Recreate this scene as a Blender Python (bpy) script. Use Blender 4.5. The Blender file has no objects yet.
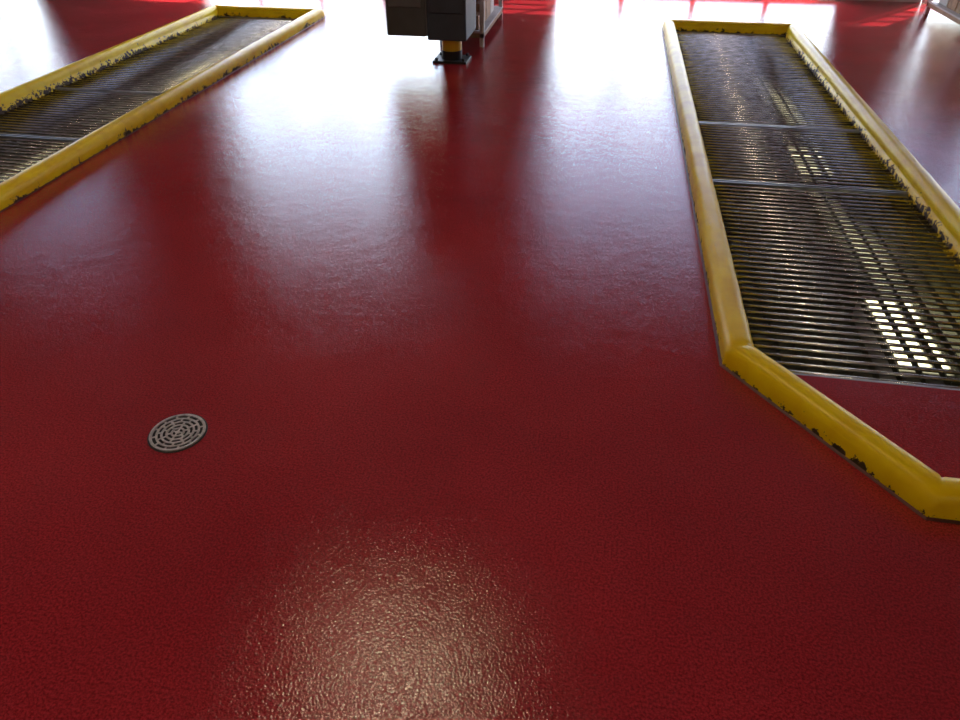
import bpy, bmesh, math, random
from mathutils import Vector, noise
random.seed(4)
S=bpy.context.scene
S.view_settings.view_transform='Standard'
def link(o,parent=None):
    S.collection.objects.link(o)
    if parent: o.parent=parent
    return o
def mkmesh(name,bm,mat,parent=None,smooth=False):
    me=bpy.data.meshes.new(name); bm.normal_update(); bm.to_mesh(me); bm.free()
    for m in (mat if isinstance(mat,list) else [mat]): me.materials.append(m)
    if smooth:
        for p in me.polygons: p.use_smooth=True
    return link(bpy.data.objects.new(name,me),parent)
def box(bm,x0,x1,y0,y1,z0,z1,mi=0,bev=0):
    r=bmesh.ops.create_cube(bm,size=1)
    for v in r['verts']:
        v.co=Vector((x0+(v.co.x+.5)*(x1-x0),y0+(v.co.y+.5)*(y1-y0),z0+(v.co.z+.5)*(z1-z0)))
    fs=set(f for v in r['verts'] for f in v.link_faces)
    for f in fs: f.material_index=mi
    if bev>0:
        es=list(set(e for v in r['verts'] for e in v.link_edges))
        q=bmesh.ops.bevel(bm,geom=es,offset=bev,segments=2,affect='EDGES',profile=.5)
        for f in q['faces']: f.material_index=mi
def cyl(bm,p0,p1,r,seg=16,mi=0,r2=None):
    p0=Vector(p0);p1=Vector(p1);d=p1-p0
    M=d.to_track_quat('Z','Y').to_matrix().to_4x4(); M.translation=(p0+p1)/2
    q=bmesh.ops.create_cone(bm,cap_ends=True,segments=seg,radius1=r,radius2=r if r2 is None else r2,depth=d.length,matrix=M)
    for f in set(f for v in q['verts'] for f in v.link_faces): f.material_index=mi
def mat(name,col=(.5,.5,.5),rough=.5,metal=0,noise_amt=0,noise_scale=8,bump=0,bscale=40,emit=None,es=0,coat=0):
    m=bpy.data.materials.new(name); m.use_nodes=True; nt=m.node_tree; b=nt.nodes['Principled BSDF']
    b.inputs['Base Color'].default_value=(*col,1); b.inputs['Roughness'].default_value=rough; b.inputs['Metallic'].default_value=metal
    b.inputs['Coat Weight'].default_value=coat
    tc=nt.nodes.new('ShaderNodeTexCoord')
    if noise_amt:
        n=nt.nodes.new('ShaderNodeTexNoise'); n.inputs['Scale'].default_value=noise_scale; n.inputs['Detail'].default_value=6
        nt.links.new(tc.outputs['Object'],n.inputs['Vector'])
        r=nt.nodes.new('ShaderNodeValToRGB'); r.color_ramp.elements[0].position=.3;r.color_ramp.elements[1].position=.7
        r.color_ramp.elements[0].color=(*[c*(1-noise_amt) for c in col],1); r.color_ramp.elements[1].color=(*[min(1,c*(1+noise_amt)) for c in col],1)
        nt.links.new(n.outputs['Fac'],r.inputs['Fac']); nt.links.new(r.outputs['Color'],b.inputs['Base Color'])
    if bump:
        n=nt.nodes.new('ShaderNodeTexNoise'); n.inputs['Scale'].default_value=bscale
        nt.links.new(tc.outputs['Object'],n.inputs['Vector'])
        bp=nt.nodes.new('ShaderNodeBump'); bp.inputs['Strength'].default_value=bump; bp.inputs['Distance'].default_value=.002
        nt.links.new(n.outputs['Fac'],bp.inputs['Height']); nt.links.new(bp.outputs['Normal'],b.inputs['Normal'])
    if emit:
        b.inputs['Emission Color'].default_value=(*emit,1); b.inputs['Emission Strength'].default_value=es
    return m

# ---------------- materials
def floor_mat():
    m=bpy.data.materials.new('red_epoxy'); m.use_nodes=True; nt=m.node_tree; L=nt.links.new; b=nt.nodes['Principled BSDF']
    tc=nt.nodes.new('ShaderNodeTexCoord')
    def nz(scale,detail=3,rough=.5):
        n=nt.nodes.new('ShaderNodeTexNoise'); n.inputs['Scale'].default_value=scale; n.inputs['Detail'].default_value=detail; n.inputs['Roughness'].default_value=rough
        L(tc.outputs['Object'],n.inputs['Vector']); return n
    big=nz(1.3,4); fine=nz(230,2,.6); wave=nz(11,3); patch=nz(1.7,5); speck=nz(150,3,.75)
    vor=nt.nodes.new('ShaderNodeTexVoronoi'); vor.feature='SMOOTH_F1'; vor.inputs['Scale'].default_value=165; vor.inputs['Smoothness'].default_value=.3
    L(tc.outputs['Object'],vor.inputs['Vector'])
    r=nt.nodes.new('ShaderNodeValToRGB')
    r.color_ramp.elements[0].position=.3; r.color_ramp.elements[1].position=.75
    r.color_ramp.elements[0].color=(.31,.012,.019,1); r.color_ramp.elements[1].color=(.42,.021,.029,1)
    L(big.outputs['Fac'],r.inputs['Fac'])
    r2=nt.nodes.new('ShaderNodeValToRGB')
    r2.color_ramp.elements[0].position=.38; r2.color_ramp.elements[1].position=.62
    r2.color_ramp.elements[0].color=(.50,.50,.50,1); r2.color_ramp.elements[1].color=(1.3,1.4,1.4,1)
    L(speck.outputs['Fac'],r2.inputs['Fac'])
    mx=nt.nodes.new('ShaderNodeMix'); mx.data_type='RGBA'; mx.blend_type='MULTIPLY'; mx.inputs[0].default_value=1
    L(r.outputs['Color'],mx.inputs[6]); L(r2.outputs['Color'],mx.inputs[7]); L(mx.outputs[2],b.inputs['Base Color'])
    rr=nt.nodes.new('ShaderNodeMapRange'); rr.inputs[1].default_value=.35; rr.inputs[2].default_value=.65; rr.inputs[3].default_value=.05; rr.inputs[4].default_value=.14
    L(patch.outputs['Fac'],rr.inputs[0]); L(rr.outputs[0],b.inputs['Roughness'])
    b.inputs['IOR'].default_value=1.52
    b1=nt.nodes.new('ShaderNodeBump'); b1.inputs['Strength'].default_value=1; b1.inputs['Distance'].default_value=.00045
    b2=nt.nodes.new('ShaderNodeBump'); b2.inputs['Strength'].default_value=1; b2.inputs['Distance'].default_value=.0006; b2.invert=True
    b3=nt.nodes.new('ShaderNodeBump'); b3.inputs['Strength'].default_value=1; b3.inputs['Distance'].default_value=.0016
    L(wave.outputs['Fac'],b3.inputs['Height'])
    L(vor.outputs['Distance'],b2.inputs['Height']); L(b3.outputs[0],b2.inputs['Normal'])
    L(fine.outputs['Fac'],b1.inputs['Height']); L(b2.outputs[0],b1.inputs['Normal']); L(b1.outputs[0],b.inputs['Normal'])
    return m
def curb_mat():
    m=bpy.data.materials.new('yellow_safety_paint'); m.use_nodes=True; nt=m.node_tree; L=nt.links.new; b=nt.nodes['Principled BSDF']
    tc=nt.nodes.new('ShaderNodeTexCoord'); sp=nt.nodes.new('ShaderNodeSeparateXYZ'); L(tc.outputs['Object'],sp.inputs[0])
    n=nt.nodes.new('ShaderNodeTexNoise'); n.inputs['Scale'].default_value=22; n.inputs['Detail'].default_value=7; n.inputs['Roughness'].default_value=.7; L(tc.outputs['Object'],n.inputs['Vector'])
    n0=nt.nodes.new('ShaderNodeTexNoise'); n0.inputs['Scale'].default_value=2.5; n0.inputs['Detail'].default_value=2; L(tc.outputs['Object'],n0.inputs['Vector'])
    mr=nt.nodes.new('ShaderNodeMapRange'); mr.inputs[1].default_value=0; mr.inputs[2].default_value=.065; mr.inputs[3].default_value=.17; mr.inputs[4].default_value=-.10
    L(sp.outputs['Z'],mr.inputs[0])
    a=nt.nodes.new('ShaderNodeMath'); a.operation='ADD'; L(n.outputs['Fac'],a.inputs[0]); L(mr.outputs[0],a.inputs[1])
    mm=nt.nodes.new('ShaderNodeMath'); mm.operation='MULTIPLY_ADD'; mm.inputs[1].default_value=.35; L(n0.outputs['Fac'],mm.inputs[0]); L(a.outputs[0],mm.inputs[2])
    r=nt.nodes.new('ShaderNodeValToRGB'); r.color_ramp.elements[0].position=.80; r.color_ramp.elements[1].position=.825
    r.color_ramp.elements[0].color=(0,0,0,1); r.color_ramp.elements[1].color=(1,1,1,1); L(mm.outputs[0],r.inputs['Fac'])
    y=nt.nodes.new('ShaderNodeValToRGB'); y.color_ramp.elements[0].position=.3; y.color_ramp.elements[1].position=.6
    y.color_ramp.elements[0].color=(.80,.50,.002,1); y.color_ramp.elements[1].color=(.92,.66,.004,1)
    n2=nt.nodes.new('ShaderNodeTexNoise'); n2.inputs['Scale'].default_value=7; n2.inputs['Detail'].default_value=6; L(tc.outputs['Object'],n2.inputs['Vector']); L(n2.outputs['Fac'],y.inputs['Fac'])
    d=nt.nodes.new('ShaderNodeValToRGB'); d.color_ramp.elements[0].color=(.012,.012,.014,1); d.color_ramp.elements[1].color=(.12,.07,.03,1)
    n3=nt.nodes.new('ShaderNodeTexNoise'); n3.inputs['Scale'].default_value=50; L(tc.outputs['Object'],n3.inputs['Vector']); L(n3.outputs['Fac'],d.inputs['Fac'])
    mx=nt.nodes.new('ShaderNodeMix'); mx.data_type='RGBA'; L(r.outputs['Color'],mx.inputs[0]); L(y.outputs['Color'],mx.inputs[6]); L(d.outputs['Color'],mx.inputs[7])
    L(mx.outputs[2],b.inputs['Base Color'])
    b.inputs['IOR'].default_value=1.34
    rg=nt.nodes.new('ShaderNodeMapRange'); rg.inputs[3].default_value=.34; rg.inputs[4].default_value=.7; L(r.outputs['Color'],rg.inputs[0]); L(rg.outputs[0],b.inputs['Roughness'])
    iv=nt.nodes.new('ShaderNodeMath'); iv.operation='MULTIPLY'; iv.inputs[1].default_value=-1; L(r.outputs['Color'],iv.inputs[0])
    bp=nt.nodes.new('ShaderNodeBump'); bp.inputs['Strength'].default_value=.6; bp.inputs['Distance'].default_value=.002; L(iv.outputs[0],bp.inputs['Height'])
    b4=nt.nodes.new('ShaderNodeBump'); b4.inputs['Strength'].default_value=.4; b4.inputs['Distance'].default_value=.002; L(n2.outputs['Fac'],b4.inputs['Height']); L(bp.outputs[0],b4.inputs['Normal'])
    L(b4.outputs[0],b.inputs['Normal'])
    return m
def dimmer_mat():  # see-through grey for sheets added to cut light from the doors
    m=bpy.data.materials.new('added_dimming_sheet'); m.use_nodes=True; nt=m.node_tree; nt.nodes.clear()
    o=nt.nodes.new('ShaderNodeOutputMaterial'); t=nt.nodes.new('ShaderNodeBsdfTransparent')
    tc=nt.nodes.new('ShaderNodeTexCoord'); n=nt.nodes.new('ShaderNodeTexNoise'); n.inputs['Scale'].default_value=1.5; nt.links.new(tc.outputs['Object'],n.inputs['Vector'])
    r=nt.nodes.new('ShaderNodeValToRGB'); r.color_ramp.elements[0].color=(.40,.40,.48,1); r.color_ramp.elements[1].color=(.56,.56,.64,1)
    nt.links.new(n.outputs['Fac'],r.inputs['Fac']); nt.links.new(r.outputs['Color'],t.inputs['Color'])
    nt.links.new(t.outputs[0],o.inputs['Surface']); return m
M_floor=floor_mat(); M_curb=curb_mat(); M_dimmer=dimmer_mat()
M_wall=mat('painted_block',(.42,.41,.40),.7,noise_amt=.08,bump=.3)
M_ceil=mat('ceiling_deck',(.26,.26,.26),.8,noise_amt=.1)
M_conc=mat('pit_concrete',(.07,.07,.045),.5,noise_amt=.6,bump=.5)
M_apron=mat('apron_concrete',(.55,.54,.52),.85,noise_amt=.1,noise_scale=2,bump=.3)
M_steel=mat('grate_steel',(.60,.59,.57),.26,metal=.95,noise_amt=.3,noise_scale=14)
M_steeld=mat('bearing_steel',(.10,.10,.07),.5,metal=.6,noise_amt=.4)
M_seam=mat('panel_frame_steel',(.45,.45,.43),.4,metal=.9,noise_amt=.3)
M_drain=mat('drain_nickel',(.70,.66,.62),.35,metal=.8,noise_amt=.3,noise_scale=60)
M_black=mat('black_rubber_drain_shade',(.012,.012,.014),.5,noise_amt=.2)  # rubber parts, also the painted dark under the drain grate
M_cab=mat('cabinet_grey',(.060,.068,.066),.55,noise_amt=.15)
M_cab2=mat('cabinet_blue_black',(.036,.050,.072),.6,noise_amt=.15)
M_trim=mat('cabinet_edge',(.11,.12,.12),.5,noise_amt=.1)
M_alu=mat('door_aluminium',(.5,.5,.5),.4,metal=.7,noise_amt=.05)
M_wood=mat('rack_wood',(.36,.22,.12),.6,noise_amt=.3,noise_scale=20)
M_white=mat('rack_white',(.55,.52,.48),.6,noise_amt=.08)
M_lampbody=mat('lamp_body',(.6,.6,.6),.5,noise_amt=.05)
M_warm=mat('warm_tube',(1,1,1),.5,emit=(1,.80,.52),es=70)
M_pitl=mat('pit_lamp_lens',(1,1,1),.5,emit=(1,.93,.55),es=3)
M_caulk=mat('caulk',(.10,.02,.02),.5,noise_amt=.3)
M_post=mat('post_yellow',(.80,.55,.02),.35,noise_amt=.12)

# ---------------- layout
DOORS=[(-11.2,-8.1),(-5.6,-2.1),(-.75,2.75),(3.65,7.8)]
WY=10.0; X0,X1,Y0=-11.5,9.0,-6.0; CH=4.6; DH=3.0
PITS=[(0.55,1.87,2.22,8.08),(-4.38,-3.08,2.22,8.0)]   # outer x0,x1, corner y, far y
CW=.125
def holes(p): return (p[0]+CW,p[1]-CW,p[2]-.01,p[3]-CW)
H=[holes(p) for p in PITS]
xs=sorted(set([X0,X1]+[h[0] for h in H]+[h[1] for h in H])); ys=sorted(set([Y0,WY]+[h[2] for h in H]+[h[3] for h in H]))
bm=bmesh.new(); vd={}
def gv(x,y):
    if (x,y) not in vd: vd[(x,y)]=bm.verts.new((x,y,0))
    return vd[(x,y)]
for i in range(len(xs)-1):
    for j in range(len(ys)-1):
        cx=(xs[i]+xs[i+1])/2; cy=(ys[j]+ys[j+1])/2
        if any(h[0]<cx<h[1] and h[2]<cy<h[3] for h in H): continue
        bm.faces.new([gv(xs[i],ys[j]),gv(xs[i+1],ys[j]),gv(xs[i+1],ys[j+1]),gv(xs[i],ys[j+1])])
mkmesh('floor',bm,M_floor)
bm=bmesh.new(); e=X0
for a,b_ in DOORS:
    box(bm,e,a,WY,WY+.25,0,CH); e=b_
box(bm,e,X1,WY,WY+.25,0,CH)
for a,b_ in DOORS: box(bm,a,b_,WY,WY+.25,DH,CH)
mkmesh('wall_far',bm,M_wall)
bm=bmesh.new(); box(bm,X0-.2,X0,Y0,WY+.25,0,CH); mkmesh('wall_left',bm,M_wall)
bm=bmesh.new(); box(bm,X1,X1+.2,Y0,WY+.25,0,CH); mkmesh('wall_right',bm,M_wall)
bm=bmesh.new(); box(bm,X0-.2,X1+.2,Y0-.2,Y0,0,CH); mkmesh('wall_near',bm,M_wall)
bm=bmesh.new(); box(bm,X0-.2,X1+.2,Y0-.2,WY+.25,CH,CH+.2)
mkmesh('ceiling',bm,M_ceil)
bm=bmesh.new(); box(bm,-60,60,WY+.001,90,-.2,-.005); mkmesh('ground_apron',bm,M_apron)
for k,(a,b_) in enumerate(DOORS):
    bm=bmesh.new(); ya,yb=WY-.055,WY-.012
    n=4; w=(b_-a)/n
    for i in range(n+1):
        x=a+i*w; x=min(max(x,a+.03),b_-.03); box(bm,x-.03,x+.03,ya+.002,yb-.002,0.001,DH)
    rows=6
    for j in range(rows+1):
        z=j*DH/rows; t=.035; z=min(max(z,t+.001),DH-t); box(bm,a,b_,ya,yb,z-t,z+t)
    if k!=1:      # grey sheet added over the upper rows to dim door glare on the floor
        ym=(ya+yb)/2; z0=2*DH/rows
        v=[bm.verts.new(c) for c in ((a,ym,z0),(b_,ym,z0),(b_,ym,DH),(a,ym,DH))]
        f=bm.faces.new(v); f.material_index=1
    mkmesh('door_%d'%(k+1),bm,[M_alu,M_dimmer])

# curbs
def offset_poly(pts,d):
    n=len(pts); out=[]
    for i in range(n):
        p=Vector(pts[i]); a=(p-Vector(pts[i-1])).normalized(); b=(Vector(pts[(i+1)%n])-p).normalized()
        na=Vector((-a.y,a.x)); nb=Vector((-b.y,b.x)); t=(na+nb).normalized()
        out.append(p+t*(d/max(.2,t.dot(na))))
    return out
prof=[(0,-.0),(0,.034),(.003,.058),(.010,.074),(.022,.086),(.040,.092),(.062,.094),(.084,.091),(.100,.080),(.109,.062),(.112,.045),(.114,.028),(CW,.022),(CW,-.05)]
def curb(name,p,parent):
    x0,x1,yc,yf=p; w=x1-x0
    c=.51; yn=yc-.66
    pts=[(x0,yf),(x0,yc),(x0+c,yn),(x1-c,yn),(x1,yc),(x1,yf)]
    n=len(pts); bm=bmesh.new()
    rings=[offset_poly(pts,d) for d,z in prof]
    cols=[]
    for i in range(n):
        L=(Vector(pts[(i+1)%n])-Vector(pts[i])).length; k=max(2,int(L/.05))
        ts=[0,.012/L]+[q/k for q in range(1,k)]+[1-.012/L]
        for t in ts:
            col=[]
            for j,(d,z) in enumerate(prof):
                a=rings[j][i].lerp(rings[j][(i+1)%n],t)
                nn=noise.noise_vector(Vector((a.x*7,a.y*7,z*12)))*.0022
                if z<=0: nn=Vector((0,0,0))
                dip=-.005 if (t==0 and z>.02) else 0     # weld seam at each mitre
                col.append(bm.verts.new((a.x+nn.x,a.y+nn.y,z+nn.z*.8+dip)))
            cols.append(col)
    N=len(cols)
    for i in range(N):
        A=cols[i];B=cols[(i+1)%N]
        for j in range(len(prof)-1):
            bm.faces.new([A[j],B[j],B[j+1],A[j+1]])
    bmesh.ops.recalc_face_normals(bm,faces=bm.faces)
    o=mkmesh(name,bm,M_curb,parent,smooth=True)
    bm=bmesh.new(); o1=offset_poly(pts,-.010); o2=offset_poly(pts,.004)
    va=[bm.verts.new((v.x,v.y,.0015)) for v in o1]; vb=[bm.verts.new((v.x,v.y,.008)) for v in o2]
    for i in range(n): bm.faces.new([va[i],va[(i+1)%n],vb[(i+1)%n],vb[i]])
    mkmesh('caulk_line',bm,M_caulk,parent)
def pit(p):
    root=link(bpy.data.objects.new('service_pit',None))
    curb('curb',p,root)
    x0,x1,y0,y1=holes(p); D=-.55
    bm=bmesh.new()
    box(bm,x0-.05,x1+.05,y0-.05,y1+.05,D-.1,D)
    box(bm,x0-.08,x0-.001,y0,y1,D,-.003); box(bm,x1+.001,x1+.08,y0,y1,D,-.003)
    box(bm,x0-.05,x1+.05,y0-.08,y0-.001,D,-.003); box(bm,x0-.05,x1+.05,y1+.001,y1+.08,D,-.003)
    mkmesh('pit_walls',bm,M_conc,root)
    bm=bmesh.new(); pitch=.050
    seams=[4.04,5.08]
    y=y0+.03
    while y<y1-.01:
        if all(abs(y-s)>.03 for s in seams):
            cyl(bm,(x0+.004,y,-.012),(x1-.004,y+random.uniform(-.002,.002),-.012+random.uniform(-.0015,.0015)),.008,8)
        y+=pitch
    o=mkmesh('grate_rods',bm,M_steel,root)
    for pl in o.data.polygons: pl.use_smooth=len(pl.vertices)==4
    bm=bmesh.new()
    nb=13
    for i in range(nb):
        x=x0+.03+(x1-x0-.06)*i/(nb-1); box(bm,x-.0035,x+.0035,y0+.005,y1-.005,-.045,-.020)
    for yy in [2.33,3.85,4.35,6.2,6.9,7.5]:
        box(bm,x0,x1,yy-.04,yy+.04,-.24,-.12)
    mkmesh('bearing_bars',bm,M_steeld,root)
    bm=bmesh.new()
    for s in seams:
        box(bm,x0+.003,x1-.003,s-.016,s-.010,-.045,.001); box(bm,x0+.003,x1-.003,s+.010,s+.016,-.045,.001)
    box(bm,x0+.002,x1-.002,y0+.001,y0+.010,-.05,.0); box(bm,x0+.002,x1-.002,y1-.012,y1-.001,-.05,0)
    mkmesh('panel_frames',bm,M_seam,root)
    for yy in (3.2,5.5):
        lb=bmesh.new(); cx=x1-.135
        box(lb,cx-.13,cx+.13,yy-.33,yy+.33,D,-.40,0)
        box(lb,cx-.12,cx+.12,yy-.31,yy+.31,-.40,-.392,1)
        for i in range(4): 
            x=cx-.12+.24*i/3; box(lb,x-.006,x+.006,yy-.31,yy+.31,-.392,-.38,0)
        for i in range(6):
            q=yy-.31+.62*i/5; box(lb,cx-.12,cx+.12,q-.006,q+.006,-.392,-.38,0)
        mkmesh('pit_lamp',lb,[M_lampbody,M_pitl],root)
for p in PITS: pit(p)

# round floor drain
root=link(bpy.data.objects.new('floor_drain',None)); DX,DY=-1.284,1.534
bm=bmesh.new()
def ring(ri,ro,z0,z1,seg=64):
    vs=[]
    for i in range(seg):
        a=2*math.pi*i/seg;c,s=math.cos(a),math.sin(a)
        vs.append([bm.verts.new((DX+r*c,DY+r*s,z)) for r,z in ((ri,z0),(ri,z1),(ro,z1),(ro,z0))])
    for i in range(seg):
        A=vs[i];B=vs[(i+1)%seg]
        for j in range(4): bm.faces.new([A[j],A[(j+1)%4],B[(j+1)%4],B[j]])
ring(.081,.090,.001,.006)
ring(.064,.071,.001,.005); ring(.048,.055,.001,.005); ring(.032,.039,.001,.005); ring(.016,.023,.001,.005)
cyl(bm,(DX,DY,.001),(DX,DY,.005),.008,20)
def spoke(a,r0,r1,t=.004):
    c,s=math.cos(a),math.sin(a)
    v=[bm.verts.new((DX+r*c-q*s*t,DY+r*s+q*c*t,.0048)) for r,q in ((r0,-1),(r1,-1),(r1,1),(r0,1))]
    bm.faces.new(v)
for k in range(12):
    spoke(2*math.pi*k/12,.070,.083); spoke(2*math.pi*(k+.5)/12,.054,.066)
for k in range(8): spoke(2*math.pi*k/8,.038,.050)
for k in range(6): spoke(2*math.pi*(k+.5)/6,.022,.034)
for k in range(4): spoke(2*math.pi*k/4,.007,.018,.003)
mkmesh('drain_grate',bm,M_drain,root)
bm=bmesh.new(); cyl(bm,(DX,DY,.0003),(DX,DY,.0015),.096,48); mkmesh('drain_shade_disc',bm,M_black,root)  # flat black disc painted in as the shade below the grate

# equipment cabinet on post
root=link(bpy.data.objects.new('equipment_cabinet',None))
px,py=-1.34,6.44
bm=bmesh.new()
box(bm,px-.15,px+.15,py-.13,py+.13,0,.018,1,.003)
for sx in(-1,1):
    for sy in(-1,1): cyl(bm,(px+sx*.12,py+sy*.10,.018),(px+sx*.12,py+sy*.10,.04),.014,6,1)
cyl(bm,(px,py,.018),(px,py,.09),.090,28,1); cyl(bm,(px,py,.09),(px,py,.25),.086,28,0)
mkmesh('post',bm,[M_post,M_black],root)
bm=bmesh.new()
box(bm,-1.85,-1.51,6.20,6.72,.235,1.30,0,.012)
box(bm,-1.82,-1.54,6.190,6.21,.46,1.20,2,.006)
box(bm,-1.505,-1.17,6.22,6.72,.205,1.30,1,.012)
box(bm,-1.475,-1.20,6.205,6.225,.42,1.22,1,.006)
box(bm,-1.86,-1.16,6.18,6.74,1.30,1.325,2,.006)
box(bm,-1.56,-1.545,6.165,6.195,.78,.90,2,.003)
box(bm,-1.512,-1.503,6.21,6.72,.24,1.30,2)
mkmesh('cabinet_body',bm,[M_cab,M_cab2,M_trim],root)

def rack(x0,x1,y0,y1,h):
    root=link(bpy.data.objects.new('storage_rack',None))
    bm=bmesh.new()
    for x in(x0,x1-.04):
        for y in(y0,y1-.04): box(bm,x,x+.04,y,y+.04,0,h,1)
    z=.08
    while z<h:
        box(bm,x0,x1,y0,y1,z,z+.04,0); box(bm,x0-.004,x1+.004,y0-.004,y1+.004,z+.04,z+.055,1); z+=.32
    mkmesh('frame',bm,[M_wood,M_white],root)
    bm=bmesh.new(); z=.135
    while z<h-.2:
        y=y0+.06
        while y<y1-.25:
            w=random.uniform(.16,.26); box(bm,x0+.06,x1-.06,y,y+w,z,z+random.uniform(.12,.22),random.randint(0,1),.004); y+=w+.02
        z+=.32
    mkmesh('cartons',bm,[M_wood,M_white],root)
rack(-1.56,-1.14,6.95,8.2,1.1)
rack(3.46,3.95,8.0,9.3,1.3)

# ceiling lamps
for lx,ly in [(-6.14,-3.0),(-1.24,-3.0),(3.66,-3.0),(-1.24,2.9)]:
        bm=bmesh.new()
        box(bm,lx-.18,lx+.18,ly-.34,ly+.34,4.46,4.54,0,.01); box(bm,lx-.13,lx+.13,ly-.30,ly+.30,4.45,4.459,1)
        for dx in(-.15,.15): cyl(bm,(lx+dx,ly,4.54),(lx+dx,ly,4.6),.01,8,0)
        mkmesh('ceiling_lamp',bm,[M_lampbody,M_warm])

w=bpy.data.worlds.new('World'); S.world=w; w.use_nodes=True; nt=w.node_tree
sky=nt.nodes.new('ShaderNodeTexSky'); sky.sky_type='NISHITA'; sky.sun_disc=False; sky.sun_elevation=math.radians(58); sky.sun_rotation=math.radians(0); sky.dust_density=2.0
bg=nt.nodes['Background']; nt.links.new(sky.outputs[0],bg.inputs['Color']); bg.inputs['Strength'].default_value=1.2
sd=bpy.data.lights.new('sun','SUN'); sd.energy=18; sd.angle=.009; sd.color=(1,.88,.72)
so=link(bpy.data.objects.new('sun',sd)); so.rotation_euler=Vector((-.8,-1,-1.7)).to_track_quat('-Z','Y').to_euler()

cd=bpy.data.cameras.new('camera'); cd.lens=26.25; cd.sensor_width=36; cd.clip_end=300
co=link(bpy.data.objects.new('camera',cd)); co.location=(0,0,1.6); co.rotation_euler=(math.radians(53.13),0,math.radians(9.6)); S.camera=co
